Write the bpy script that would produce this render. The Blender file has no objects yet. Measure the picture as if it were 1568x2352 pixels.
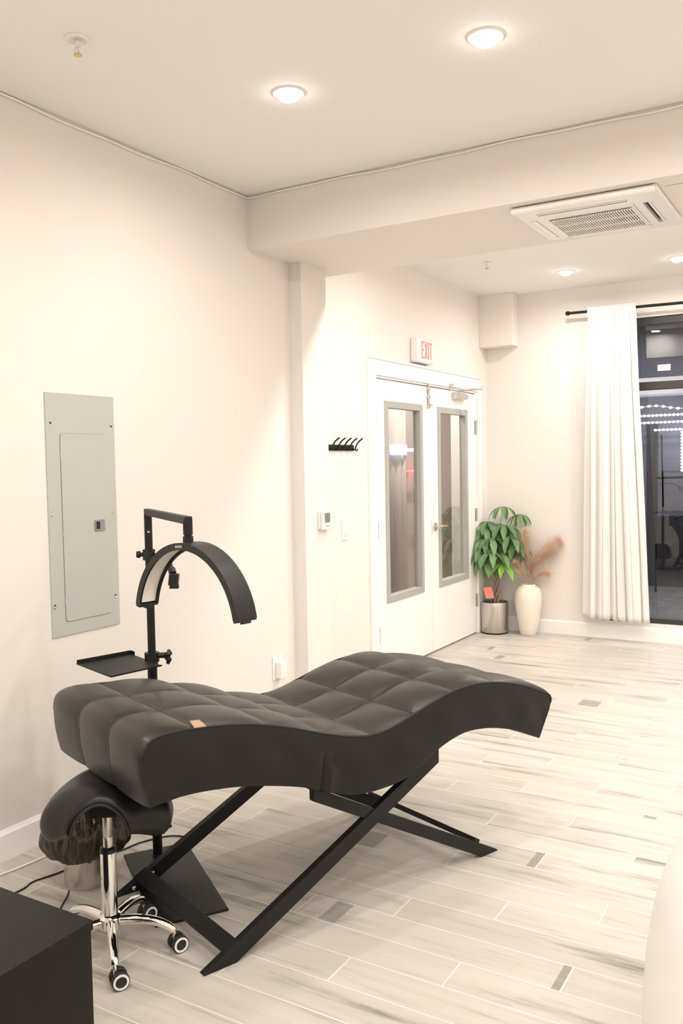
import bpy, bmesh, math, random
from mathutils import Vector, Matrix
random.seed(7)
C = bpy.context.scene.collection
PI = math.pi
V = Vector

# ------------------------------------------------------------------ materials
def mat(name, col, rough=.5, metal=0., spec=.5, noise=None, bump=None, coat=0., emit=None, estr=0., trans=None, sheen=0.):
    m = bpy.data.materials.new(name); m.use_nodes = True
    nt = m.node_tree; b = nt.nodes['Principled BSDF']
    b.inputs['Base Color'].default_value = (*col, 1); b.inputs['Roughness'].default_value = rough
    b.inputs['Metallic'].default_value = metal; b.inputs['Specular IOR Level'].default_value = spec
    b.inputs['Coat Weight'].default_value = coat
    if sheen: b.inputs['Sheen Weight'].default_value = sheen
    if emit:
        b.inputs['Emission Color'].default_value = (*emit, 1); b.inputs['Emission Strength'].default_value = estr
    tc = nt.nodes.new('ShaderNodeTexCoord')
    if noise:                     # (scale vector, contrast)
        sc, amt = noise
        mp = nt.nodes.new('ShaderNodeMapping'); mp.inputs['Scale'].default_value = sc
        nz = nt.nodes.new('ShaderNodeTexNoise'); nz.inputs['Scale'].default_value = 1; nz.inputs['Detail'].default_value = 5
        nt.links.new(tc.outputs['Object'], mp.inputs[0]); nt.links.new(mp.outputs[0], nz.inputs[0])
        rp = nt.nodes.new('ShaderNodeValToRGB')
        rp.color_ramp.elements[0].position = .3; rp.color_ramp.elements[1].position = .7
        rp.color_ramp.elements[0].color = (*[c*(1-amt) for c in col], 1)
        rp.color_ramp.elements[1].color = (*[min(1, c*(1+amt)) for c in col], 1)
        nt.links.new(nz.outputs[0], rp.inputs[0]); nt.links.new(rp.outputs[0], b.inputs['Base Color'])
    if bump:                      # (scale vector, strength, distance)
        sc, st, di = bump
        mp = nt.nodes.new('ShaderNodeMapping'); mp.inputs['Scale'].default_value = sc
        nz = nt.nodes.new('ShaderNodeTexNoise'); nz.inputs['Scale'].default_value = 1; nz.inputs['Detail'].default_value = 6
        bp = nt.nodes.new('ShaderNodeBump'); bp.inputs['Strength'].default_value = st; bp.inputs['Distance'].default_value = di
        nt.links.new(tc.outputs['Object'], mp.inputs[0]); nt.links.new(mp.outputs[0], nz.inputs[0])
        nt.links.new(nz.outputs[0], bp.inputs['Height']); nt.links.new(bp.outputs[0], b.inputs['Normal'])
    if trans:                     # translucent mix
        tr = nt.nodes.new('ShaderNodeBsdfTranslucent'); tr.inputs[0].default_value = (*trans[0], 1)
        mx = nt.nodes.new('ShaderNodeMixShader'); mx.inputs[0].default_value = trans[1]
        out = nt.nodes['Material Output']
        nt.links.new(b.outputs[0], mx.inputs[1]); nt.links.new(tr.outputs[0], mx.inputs[2]); nt.links.new(mx.outputs[0], out.inputs[0])
    return m

def emat(name, col, s):
    m = bpy.data.materials.new(name); m.use_nodes = True; nt = m.node_tree; nt.nodes.clear()
    e = nt.nodes.new('ShaderNodeEmission'); o = nt.nodes.new('ShaderNodeOutputMaterial')
    e.inputs[0].default_value = (*col, 1); e.inputs[1].default_value = s; nt.links.new(e.outputs[0], o.inputs[0]); return m

def glassmat(name, tint, ior=1.5, boost=0.):
    m = bpy.data.materials.new(name); m.use_nodes = True; nt = m.node_tree; nt.nodes.clear()
    o = nt.nodes.new('ShaderNodeOutputMaterial'); mx = nt.nodes.new('ShaderNodeMixShader')
    t = nt.nodes.new('ShaderNodeBsdfTransparent'); t.inputs[0].default_value = (*tint, 1)
    g = nt.nodes.new('ShaderNodeBsdfGlossy'); g.inputs['Roughness'].default_value = .0; g.inputs[0].default_value = (1, 1, 1, 1)
    f = nt.nodes.new('ShaderNodeFresnel'); f.inputs[0].default_value = ior
    a = nt.nodes.new('ShaderNodeMath'); a.operation = 'ADD'; a.inputs[1].default_value = boost; a.use_clamp = True
    gm = nt.nodes.new('ShaderNodeNewGeometry'); iv = nt.nodes.new('ShaderNodeMath'); iv.operation = 'SUBTRACT'; iv.inputs[0].default_value = 1
    ml = nt.nodes.new('ShaderNodeMath'); ml.operation = 'MULTIPLY'
    nt.links.new(gm.outputs['Backfacing'], iv.inputs[1]); nt.links.new(f.outputs[0], a.inputs[0])
    nt.links.new(a.outputs[0], ml.inputs[0]); nt.links.new(iv.outputs[0], ml.inputs[1]); nt.links.new(ml.outputs[0], mx.inputs[0])
    nt.links.new(t.outputs[0], mx.inputs[1]); nt.links.new(g.outputs[0], mx.inputs[2]); nt.links.new(mx.outputs[0], o.inputs[0])
    return m

def floormat():
    m = bpy.data.materials.new('wood_look_tile'); m.use_nodes = True; nt = m.node_tree; N = nt.nodes; L = nt.links
    b = N['Principled BSDF']
    geo = N.new('ShaderNodeNewGeometry'); sep = N.new('ShaderNodeSeparateXYZ'); L.new(geo.outputs['Position'], sep.inputs[0])
    def M(op, a, c=None, d=None):
        n = N.new('ShaderNodeMath'); n.operation = op
        for i, v in enumerate((a, c, d)):
            if v is None: continue
            if isinstance(v, (int, float)): n.inputs[i].default_value = v
            else: L.new(v, n.inputs[i])
        return n.outputs[0]
    X, Y = sep.outputs[0], sep.outputs[1]
    ry = M('DIVIDE', M('SUBTRACT', Y, 2.068), .1388)
    row = M('FLOOR', ry); fy = M('FRACT', ry)
    cx = M('DIVIDE', M('SUBTRACT', M('ADD', X, .71), M('MULTIPLY', M('SUBTRACT', row, 2.), .302)), .906)
    col = M('FLOOR', cx); fx = M('FRACT', cx)
    def edge(fr, w): # 1 inside the joint
        a = M('LESS_THAN', fr, w); c = M('GREATER_THAN', fr, 1-w); return M('MAXIMUM', a, c)
    joint = M('MAXIMUM', edge(fy, .013), edge(fx, .0022))
    cmb = N.new('ShaderNodeCombineXYZ'); L.new(row, cmb.inputs[0]); L.new(col, cmb.inputs[1])
    wn = N.new('ShaderNodeTexWhiteNoise'); wn.noise_dimensions = '2D'; L.new(cmb.outputs[0], wn.inputs['Vector'])
    wsep = N.new('ShaderNodeSeparateColor'); L.new(wn.outputs['Color'], wsep.inputs[0])
    # stretched grain, shifted per plank
    def grain(sx, sy, det, off):
        c2 = N.new('ShaderNodeCombineXYZ')
        L.new(M('ADD', M('MULTIPLY', X, sx), M('MULTIPLY', wsep.outputs[0], off)), c2.inputs[0])
        L.new(M('ADD', M('MULTIPLY', Y, sy), M('MULTIPLY', wsep.outputs[1], off)), c2.inputs[1])
        nz = N.new('ShaderNodeTexNoise'); nz.inputs['Scale'].default_value = 1; nz.inputs['Detail'].default_value = det
        nz.inputs['Roughness'].default_value = .62
        L.new(c2.outputs[0], nz.inputs[0]); return nz.outputs[0]
    g1 = grain(1.25, 13, 8, 40); g2 = grain(2.2, 42, 4, 70); g3 = grain(14, 40, 5, 20)
    r1 = N.new('ShaderNodeValToRGB'); L.new(g1, r1.inputs[0])
    e = r1.color_ramp.elements
    e[0].position = .25; e[0].color = (.17, .165, .14, 1); e[1].position = .435; e[1].color = (.540, .505, .455, 1)
    x = e.new(.345); x.color = (.36, .345, .30, 1); x = e.new(.60); x.color = (.590, .552, .500, 1); x = e.new(.78); x.color = (.62, .582, .528, 1)
    r2 = N.new('ShaderNodeValToRGB'); L.new(g2, r2.inputs[0])
    e = r2.color_ramp.elements; e[0].position = .28; e[0].color = (.82, .815, .79, 1); e[1].position = .42; e[1].color = (1, 1, 1, 1)
    mx = N.new('ShaderNodeMix'); mx.data_type = 'RGBA'; mx.blend_type = 'MULTIPLY'; mx.inputs[0].default_value = 1
    L.new(r1.outputs[0], mx.inputs[6]); L.new(r2.outputs[0], mx.inputs[7])
    # short darker grey block printed at the end of some planks
    blk = M('MULTIPLY', M('GREATER_THAN', fx, M('SUBTRACT', .985, M('MULTIPLY', wsep.outputs[2], .05))), M('MULTIPLY', M('GREATER_THAN', wsep.outputs[1], .93), M('GREATER_THAN', Y, 3.7)))
    for rw, xa, xb in ((2, -1.525, -1.462), (7, -1.047, -1.015), (2, -.738, -.713), (6, -1.72, -1.62), (30, -2.40, -2.34), (23, -1.48, -1.36)):
        q = M('MULTIPLY', M('COMPARE', row, float(rw), .5), M('MULTIPLY', M('GREATER_THAN', X, xa), M('LESS_THAN', X, xb)))
        blk = M('MAXIMUM', blk, q)
    blk = M('MULTIPLY', blk, M('ADD', .45, M('MULTIPLY', g3, .75)))
    m2 = N.new('ShaderNodeMix'); m2.data_type = 'RGBA'; m2.inputs[7].default_value = (.27, .255, .232, 1)
    L.new(blk, m2.inputs[0]); L.new(mx.outputs[2], m2.inputs[6])
    # plank tone
    hs = N.new('ShaderNodeHueSaturation'); L.new(m2.outputs[2], hs.inputs['Color'])
    L.new(M('ADD', .92, M('MULTIPLY', wsep.outputs[0], .09)), hs.inputs['Value'])
    m3 = N.new('ShaderNodeMix'); m3.data_type = 'RGBA'; m3.inputs[7].default_value = (.76, .72, .66, 1)
    L.new(joint, m3.inputs[0]); L.new(hs.outputs[0], m3.inputs[6])
    L.new(m3.outputs[2], b.inputs['Base Color'])
    L.new(M('ADD', .42, M('MULTIPLY', joint, .3)), b.inputs['Roughness'])
    b.inputs['Specular IOR Level'].default_value = .35
    bp = N.new('ShaderNodeBump'); bp.inputs['Strength'].default_value = .25; bp.inputs['Distance'].default_value = .002
    L.new(M('SUBTRACT', M('MULTIPLY', g3, .35), joint), bp.inputs['Height']); L.new(bp.outputs[0], b.inputs['Normal'])
    return m

M = {}
M['wall'] = mat('wall_paint', (.82, .785, .74), .75, spec=.2, noise=((1.5, 1.5, 1.5), .012), bump=((160, 160, 160), .05, .001))
M['ceil'] = mat('ceiling_paint', (.89, .87, .845), .85, spec=.15, noise=((1.2, 1.2, 1.2), .012))
M['trim'] = mat('white_trim_paint', (.93, .92, .90), .35, spec=.4, noise=((3, 3, 3), .01))
M['floor'] = floormat()
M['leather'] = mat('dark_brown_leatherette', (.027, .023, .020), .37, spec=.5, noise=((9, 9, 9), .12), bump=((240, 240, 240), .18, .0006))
M['leather_shaded'] = mat('dark_brown_leatherette_shaded', (.0135, .012, .0105), .52, spec=.26, noise=((9, 9, 9), .12), bump=((240, 240, 240), .18, .0006))  # same leatherette darkened, shade of the sides put into the colour
M['thread'] = mat('black_piping', (.012, .011, .01), .6, noise=((50, 50, 50), .1))
M['tan'] = mat('tan_leather_tag', (.42, .29, .19), .6, noise=((60, 60, 60), .08))
M['bmetal'] = mat('black_powder_coated_steel', (.010, .0095, .009), .45, spec=.3, noise=((30, 30, 30), .1), bump=((500, 500, 500), .1, .0004))
M['bplas'] = mat('black_plastic', (.010, .0095, .0095), .38, spec=.4, noise=((30, 30, 30), .1))
M['rubber'] = mat('black_rubber', (.02, .019, .018), .65, noise=((60, 60, 60), .1))
M['saddle'] = mat('black_saddle_vinyl', (.008, .0075, .007), .36, spec=.35, noise=((14, 14, 14), .15), bump=((300, 300, 300), .12, .0005))
M['chrome'] = mat('chrome', (.86, .84, .81), .06, metal=1, noise=((5, 5, 5), .02))
M['steel'] = mat('brushed_steel', (.62, .58, .54), .30, metal=1, noise=((140, 140, 3), .12), bump=((160, 160, 2), .12, .0006))
M['nickel'] = mat('satin_nickel', (.60, .57, .54), .3, metal=1, noise=((9, 9, 9), .05))
M['panelgrey'] = mat('grey_enamel_sheet', (.50, .505, .475), .42, spec=.45, noise=((6, 6, 6), .015))
M['panelgap'] = mat('dark_gap', (.16, .155, .145), .7, noise=((20, 20, 20), .1))
M['latch'] = mat('grey_latch', (.26, .26, .25), .4, noise=((20, 20, 20), .05))
M['black'] = mat('matt_black', (.012, .012, .012), .6, noise=((30, 30, 30), .1))
M['whitepl'] = mat('white_plastic', (.88, .865, .84), .35, noise=((12, 12, 12), .01))
M['lcd'] = mat('green_grey_lcd', (.23, .26, .20), .25, noise=((30, 30, 30), .03))
M['red'] = mat('red_lens', (.80, .16, .13), .5, noise=((30, 30, 30), .03), emit=(1, .22, .18), estr=.5)
M['gframe'] = mat('grey_glazing_bead', (.42, .42, .395), .5, noise=((8, 8, 8), .03))
M['glass'] = glassmat('clear_glass', (.93, .93, .93), 1.5, .03)
M['dglass'] = glassmat('door_glass', (.92, .92, .92), 1.5, .10)
M['wframe'] = mat('black_window_frame', (.035, .033, .032), .45, noise=((12, 12, 12), .1))
M['curtain'] = mat('white_cotton', (.95, .935, .905), .85, spec=.1, noise=((3, 3, 3), .015), bump=((500, 500, 500), .15, .0005), trans=((.9, .88, .85), .25))
M['leaf'] = mat('green_leaf', (.19, .32, .16), .42, spec=.45, noise=((9, 9, 9), .28), trans=((.30, .50, .10), .25))
M['leafnew'] = mat('light_green_leaf', (.24, .46, .08), .42, spec=.45, noise=((9, 9, 9), .2), trans=((.40, .62, .12), .3))
M['petiole'] = mat('green_petiole', (.24, .34, .12), .5, noise=((20, 20, 20), .15))
M['trunk'] = mat('braided_bark', (.33, .23, .15), .8, noise=((40, 40, 12), .3), bump=((90, 90, 20), .5, .002))
M['soil'] = mat('potting_soil', (.05, .035, .025), .95, noise=((60, 60, 60), .5), bump=((80, 80, 80), 1, .006))
M['pinktag'] = mat('coral_card', (.90, .26, .22), .6, noise=((20, 20, 20), .03))
M['vase'] = mat('cream_ceramic', (.84, .78, .66), .5, spec=.4, noise=((5, 5, 5), .03), bump=((60, 60, 60), .1, .001))
M['pampas'] = mat('dusty_pink_pampas', (.88, .73, .60), .9, spec=.1, noise=((15, 15, 15), .15), trans=((.92, .74, .60), .45))
M['pstem'] = mat('dry_stem', (.52, .38, .22), .8, noise=((20, 20, 20), .15))
M['bag'] = mat('smoked_plastic_bag', (.034, .026, .018), .18, spec=.8, noise=((9, 9, 9), .3), bump=((35, 35, 18), .7, .006), trans=((.42, .33, .20), .30))
M['dresser'] = mat('black_brown_laminate', (.007, .006, .005), .42, spec=.22, noise=((4, 40, 4), .12), bump=((20, 300, 20), .06, .0004))
M['shell'] = mat('glossy_white_shell', (.86, .84, .81), .3, spec=.5, noise=((4, 4, 4), .01))
M['led'] = mat('opal_led_diffuser', (.85, .82, .76), .45, noise=((30, 30, 30), .02))
M['lamp'] = emat('downlight_glow', (1, .95, .86), 14)
M['cord_w'] = mat('white_cord', (.90, .88, .84), .5, noise=((30, 30, 30), .03))
M['grille_shade'] = mat('grille_shadow', (.035, .03, .027), .8, noise=((30, 30, 30), .1))  # near-black tone carries the shade behind the bars and in the slots
M['asphalt'] = mat('pavement', (.16, .16, .16), .8, noise=((6, 6, 6), .25))
M['facade'] = mat('night_facade', (.20, .205, .24), .7, noise=((2, 2, 2), .15))
M['facade2'] = mat('dark_doorway', (.03, .03, .04), .5, noise=((2, 2, 2), .2))
M['taupe'] = mat('taupe_paint', (.50, .45, .41), .8, noise=((2, 2, 2), .03))
M['led_w'] = emat('cool_white_led', (.78, .82, 1), 6)
M['led_b'] = emat('blue_white_sign', (.55, .70, 1), 2.2)
M['led_r'] = emat('red_sign', (1, .10, .10), 3.5)
M['pane_mark'] = mat('white_pane_mark', (.85, .83, .82), .6, noise=((20, 20, 20), .02))
M['sprk'] = mat('brass_sprinkler', (.62, .50, .30), .35, metal=1, noise=((20, 20, 20), .1))

# ------------------------------------------------------------------ mesh helpers
class MB:
    def __init__(s): s.bm = bmesh.new()
    def box(s, a, b, mtx=None):
        (x0, y0, z0), (x1, y1, z1) = a, b
        vs = [s.bm.verts.new(V(q) if mtx is None else mtx @ V(q)) for q in
              ((x0,y0,z0),(x1,y0,z0),(x1,y1,z0),(x0,y1,z0),(x0,y0,z1),(x1,y0,z1),(x1,y1,z1),(x0,y1,z1))]
        for f in ((0,3,2,1),(4,5,6,7),(0,1,5,4),(1,2,6,5),(2,3,7,6),(3,0,4,7)): s.bm.faces.new([vs[i] for i in f])
        return s
    def prism(s, pts, ext):             # pts: 3D polygon, ext: vector
        a = [s.bm.verts.new(V(q)) for q in pts]; b = [s.bm.verts.new(V(q)+V(ext)) for q in pts]
        n = len(a); s.bm.faces.new(a); s.bm.faces.new(b[::-1])
        for i in range(n): s.bm.faces.new((a[i], b[i], b[(i+1) % n], a[(i+1) % n]))
        return s
    def tube(s, pts, r, seg=10, cap=True, sq=None):   # r float or list; sq=(w,h) for a rectangular section
        pts = [V(q) for q in pts]; n = len(pts); rs = r if isinstance(r, (list, tuple)) else [r]*n
        rings = []; up = None
        for i, q in enumerate(pts):
            t = (pts[min(i+1, n-1)] - pts[max(i-1, 0)]).normalized()
            if up is None:
                up = V((0,0,1)) if abs(t.z) < .9 else V((0,1,0))
            sd = t.cross(up)
            if sd.length < 1e-5: sd = t.cross(V((1,0,0)))
            sd.normalize(); up = sd.cross(t).normalized()
            rings.append([s.bm.verts.new(q + (sd*math.cos(2*PI*k/seg) + up*math.sin(2*PI*k/seg))*rs[i]) for k in range(seg)])
        for i in range(n-1):
            for k in range(seg):
                s.bm.faces.new((rings[i][k], rings[i][(k+1) % seg], rings[i+1][(k+1) % seg], rings[i+1][k]))
        if cap: s.bm.faces.new(rings[0][::-1]); s.bm.faces.new(rings[-1])
        return s
    def lathe(s, prof, c=(0,0,0), seg=40, axis=None, close=True):   # prof [(r,z)]; axis: matrix for orientation
        c = V(c); R = axis or Matrix.Identity(3)
        rings = []
        for r, z in prof:
            if r < 1e-6: rings.append([s.bm.verts.new(c + R @ V((0,0,z)))])
            else: rings.append([s.bm.verts.new(c + R @ V((r*math.cos(2*PI*k/seg), r*math.sin(2*PI*k/seg), z))) for k in range(seg)])
        for a, b in zip(rings, rings[1:]):
            for k in range(seg):
                k2 = (k+1) % seg
                if len(a) == 1 and len(b) == 1: continue
                if len(a) == 1: s.bm.faces.new((a[0], b[k2], b[k]))
                elif len(b) == 1: s.bm.faces.new((a[k], a[k2], b[0]))
                else: s.bm.faces.new((a[k], a[k2], b[k2], b[k]))
        if close:
            for rg in (rings[0], rings[-1]):
                if len(rg) > 1: s.bm.faces.new(rg)
        return s
    def grid(s, rows, closed=False):    # rows of points -> quads
        vr = [[s.bm.verts.new(V(q)) for q in r] for r in rows]
        for a, b in zip(vr, vr[1:]):
            m = len(a)
            for k in range(m if closed else m-1): s.bm.faces.new((a[k], a[(k+1) % m], b[(k+1) % m], b[k]))
        return vr
    def face(s, pts): s.bm.faces.new([s.bm.verts.new(V(q)) for q in pts]); return s
    def build(s, name, m, parent=None, smooth=False, bevel=0, bseg=2, merge=True, angle=None):
        if merge: bmesh.ops.remove_doubles(s.bm, verts=s.bm.verts, dist=1e-5)
        bmesh.ops.recalc_face_normals(s.bm, faces=s.bm.faces)
        if parent is not None:
            inv = WM[parent.name].inverted()
            bmesh.ops.transform(s.bm, matrix=inv, verts=s.bm.verts)
        me = bpy.data.meshes.new(name); s.bm.to_mesh(me); s.bm.free()
        if smooth or angle:
            for p in me.polygons: p.use_smooth = True
            if angle: me.set_sharp_from_angle(angle=math.radians(angle))
        o = bpy.data.objects.new(name, me); C.objects.link(o); me.materials.append(m)
        if parent is not None: o.parent = parent
        WM[o.name] = WM[parent.name] if parent is not None else Matrix.Identity(4)
        if bevel:
            md = o.modifiers.new('bevel', 'BEVEL'); md.width = bevel; md.segments = bseg; md.limit_method = 'ANGLE'
        return o

WM = {}
def thing(name, label, cat, loc=(0,0,0), group=None):
    o = bpy.data.objects.new(name, None); C.objects.link(o); o.location = loc; o.empty_display_size = .1
    WM[o.name] = Matrix.Translation(loc)
    tag(o, label, cat, group); return o
def tag(o, label=None, cat=None, group=None, kind=None):
    if label: o['label'] = label
    if cat: o['category'] = cat
    if group: o['group'] = group
    if kind: o['kind'] = kind
    return o
def struct(o): o['kind'] = 'structure'; return o

def catmull(pts, n):
    out = []; P = [V(q) for q in pts]; P = [P[0]*2-P[1]] + P + [P[-1]*2-P[-2]]
    for i in range(1, len(P)-2):
        for k in range(n):
            t = k/n; a, b, c, d = P[i-1:i+3]
            out.append(.5*((2*b) + (c-a)*t + (2*a-5*b+4*c-d)*t*t + (3*b-a-3*c+d)*t**3))
    out.append(P[-2]); return out
def resample(pts, n):
    L = [0]
    for a, b in zip(pts, pts[1:]): L.append(L[-1] + (b-a).length)
    out = []; j = 0
    for i in range(n):
        d = L[-1]*i/(n-1)
        while j < len(L)-2 and L[j+1] < d: j += 1
        t = (d-L[j])/max(1e-9, L[j+1]-L[j]); out.append(pts[j].lerp(pts[j+1], min(1, max(0, t))))
    return out, L[-1]

# ------------------------------------------------------------------ camera (from the photo's vanishing points)
cam = bpy.data.cameras.new('camera'); co = bpy.data.objects.new('camera', cam); C.objects.link(co)
r_ = V((.858445, .512610, -.017418)); u_ = V((-.012528, .054906, .998413)); f_ = V((-.512753, .856864, -.053556))
mt = Matrix((r_, u_, -f_)).transposed().to_4x4(); mt.translation = V((0, 0, 1.5)); co.matrix_world = mt
cam.sensor_fit = 'VERTICAL'; cam.sensor_height = 36; cam.sensor_width = 24; cam.lens = 36*1989.0/2352
cam.clip_start = .02
bpy.context.scene.camera = co

# ------------------------------------------------------------------ room dimensions
XL, XC, XD = -2.820, -2.736, -2.889     # left wall, column side, door wall
YC1, YC2 = 4.166, 4.433                 # column front and back
YB1, YB2 = 3.787, 4.585                 # beam front and back
YF = 7.396; H1, H2, H3 = 2.939, 2.657, 2.963
XR, YN = 1.60, -2.60                    # right wall, wall behind the viewer
DT, E0, E1, DH = .10, 5.290, 7.135, 2.110   # door casing, opening

# floor, ceilings
struct(MB().box((XD-.12, YN-.1, -.06), (XR+.1, YF+.12, 0)).build('floor', M['floor']))
struct(MB().box((XD-.12, YN-.1, H1), (XR+.1, YB1+.02, H1+.08)).box((XD-.12, YB1+.02, H3), (XR+.1, YF+.12, H3+.08)).build('ceiling', M['ceil']))
struct(MB().box((XL-.04, YB1, H2), (XR, YB2, H1+.02)).build('ceiling_beam', M['wall']))
# left wall with the column and the door wall, one continuous surface with the doorway cut out
w = MB()
w.box((XD-.12, YN-.1, 0), (XL, YC1, H3)).box((XD-.12, YC1, 0), (XC, YC2, H3)).box((XD-.12, YC2, 0), (XD, E0, H3))
w.box((XD-.12, E0, DH), (XD, E1, H3)).box((XD-.12, E1, 0), (XD, YF+.12, H3))
struct(w.build('wall_left', M['wall']))
WX0, WX1, WZ0, WZ1 = -1.885, .55, .150, 2.664
w = MB()
w.box((XD, YF, 0), (WX0, YF+.12, H3)).box((WX0, YF, 0), (WX1, YF+.12, WZ0)).box((WX0, YF, WZ1), (WX1, YF+.12, H3)).box((WX1, YF, 0), (XR+.1, YF+.12, H3))
struct(w.build('wall_far', M['wall']))
struct(MB().box((XR, YN-.1, 0), (XR+.1, YF, H3)).build('wall_right', M['wall']))
struct(MB().box((XL, YN-.1, 0), (XR, YN, H3)).build('wall_near', M['wall']))
# boxed-in duct in the far corner
struct(MB().box((XD, YF-.16, 2.515), (-2.585, YF, H3)).build('corner_bulkhead', M['wall'], bevel=.003))

# baseboards
def baseboard(name, a, b, z=.118, t=.014, n=(1, 0)):
    m = MB(); ax, ay = a; bx, by = b; nx, ny = n
    prof = [(0, 0), (t, 0), (t, z-.016), (t*.55, z-.006), (t*.35, z), (0, z)]
    m.prism([(ax+nx*d, ay+ny*d, zz) for d, zz in prof], (bx-ax, by-ay, 0))
    return struct(m.build(name, M['trim']))
baseboard('baseboard_left', (XL, YN), (XL, YC1))
baseboard('baseboard_column', (XC, YC1-.0), (XC, YC2))
baseboard('baseboard_column_front', (XL+.014, YC1), (XC+.014, YC1), n=(0, -1))
baseboard('baseboard_door_side', (XD, YC2), (XD, E0-DT))
baseboard('baseboard_far', (XD+.014, YF), (XR, YF), z=.122, t=.016, n=(0, -1))
baseboard('baseboard_right', (XR, YN), (XR, YF-.016), n=(-1, 0))
baseboard('baseboard_near', (XL+.014, YN), (XR-.014, YN), n=(0, 1))

# door casing, jambs
w = MB(); t = .02
w.box((XD, E0-DT, 0), (XD+t, E0, DH+DT+.035)).box((XD, E1, 0), (XD+t, E1+DT, DH+DT+.035)).box((XD, E0, DH+.012), (XD+t, E1, DH+DT+.035))
w.box((XD-.12, E0-.002, 0), (XD+.006, E0+.012, DH)).box((XD-.12, E1-.012, 0), (XD+.006, E1+.002, DH)).box((XD-.12, E0, DH-.002), (XD+.006, E1, DH+.012))
struct(w.build('trim_1', M['trim'], bevel=.003))
w = MB().box((XD+.02, E0-DT-.006, DH+DT+.02), (XD+.030, E1+DT+.006, DH+DT+.04))
struct(w.build('trim_2', M['trim'], bevel=.003))

# ------------------------------------------------------------------ the two door leaves
def leaf(name, y0, y1, gy0, gy1):
    z0, z1, gz0, gz1 = .012, 2.098, .510, 1.953; x0, x1 = XD-.044, XD+.002
    m = MB()
    m.box((x0, y0, z0), (x1, gy0, z1)).box((x0, gy1, z0), (x1, y1, z1)).box((x0, gy0, z0), (x1, gy1, gz0)).box((x0, gy0, gz1), (x1, gy1, z1))
    d = struct(m.build(name, M['trim'], bevel=.0015, merge=False))
    fw = .048
    m = MB()
    for (a, b, c, e) in ((gy0, gy0+fw, gz0, gz1), (gy1-fw, gy1, gz0, gz1), (gy0+fw, gy1-fw, gz0, gz0+fw), (gy0+fw, gy1-fw, gz1-fw, gz1)):
        m.box((x0-.004, a, c), (x1+.008, b, e))
    fo = m.build('glazing_frame', M['gframe'], d, bevel=.003)
    MB().box((x0+.016, gy0+fw-.004, gz0+fw-.004), (x0+.022, gy1-fw+.004, gz1-fw+.004)).build('door_glass', M['dglass'], d)
    return d
YM = 6.200
d1 = leaf('door_1', E0+.015, YM-.003, 5.435, 6.051)
d2 = leaf('door_2', YM+.003, E1-.015, 6.331, 6.941)
def hinge(d, y, zs):
    for z0, z1 in zs:
        m = MB(); x = XD+.002
        m.box((x, y-.022, z0), (x+.003, y-.003, z1)).box((x, y+.003, z0), (x+.003, y+.022, z1))
        m.tube([(x+.007, y, z0-.002), (x+.007, y, z1+.002)], .006, 10)
        m.build('hinge', M['nickel'], d)
hinge(d1, E0+.014, ((1.75, 1.86), (.99, 1.105), (.237, .353)))
hinge(d2, E1-.014, ((1.75, 1.87), (.995, 1.105), (.24, .352)))
# lever handle
m = MB(); x = XD+.002; hy, hz = 6.262, 1.004
R90 = Matrix.Rotation(PI/2, 3, 'Y')
m.lathe([(.034, 0), (.034, .008), (.028, .012), (.014, .014), (.012, .05), (0, .052)], (x, hy, hz), 24, R90)
m.tube(catmull([(x+.045, hy, hz), (x+.055, hy+.02, hz), (x+.055, hy+.07, hz-.002), (x+.052, hy+.125, hz-.005)], 5), .0095, 12)
m.build('door_handle', M['nickel'], d2, angle=40)
# latch edge plate
MB().box((XD+.002, YM+.006, .95), (XD+.0035, YM+.012, 1.06)).build('strike_plate', M['nickel'], d2)
# surface bolt over the meeting edge
m = MB(); yb = 6.153
m.box((x, yb-.012, 1.935), (x+.006, yb+.012, 2.095)).tube([(x+.012, yb, 1.95), (x+.012, yb, 2.125)], .007, 10)
for z in (1.945, 2.02, 2.085): m.box((x, yb-.017, z-.012), (x+.02, yb+.017, z+.012))
m.tube([(x+.012, yb, 1.96), (x+.034, yb+.018, 1.957)], .005, 8)
m.build('surface_bolt', M['nickel'], d1, bevel=.001)
# door closer
cl = MB(); z = 2.030; y0 = 6.62
cl.box((x, y0, z), (x+.045, y0+.21, z+.055)).lathe([(.0, 0), (.024, 0), (.024, .04), (0, .04)], (x+.022, y0+.21, z+.028), 20, Matrix.Rotation(-PI/2, 3, 'X'))
cb = cl.build('door_closer', M['nickel'], d2, bevel=.004)
ar = MB()
ar.tube([(x+.022, y0+.10, z+.055), (x+.022, y0+.10, z+.075)], .010, 10)
ar.tube([(x+.022, y0+.10, z+.072), (x+.20, y0+.16, z+.082)], .0065, 8)
ar.tube([(x+.20, y0+.16, z+.082), (x+.026, y0-.06, z+.095)], .0055, 8)
ar.tube([(x+.20, y0+.16, z+.070), (x+.20, y0+.16, z+.100)], .010, 10)
ar.build('closer_arm', M['nickel'], cb)
cc = MB().box((x+.022, y0-.09, z+.088), (x+.034, y0-.03, z+.12)).build('arm_bracket', M['nickel'], cb)

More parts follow.
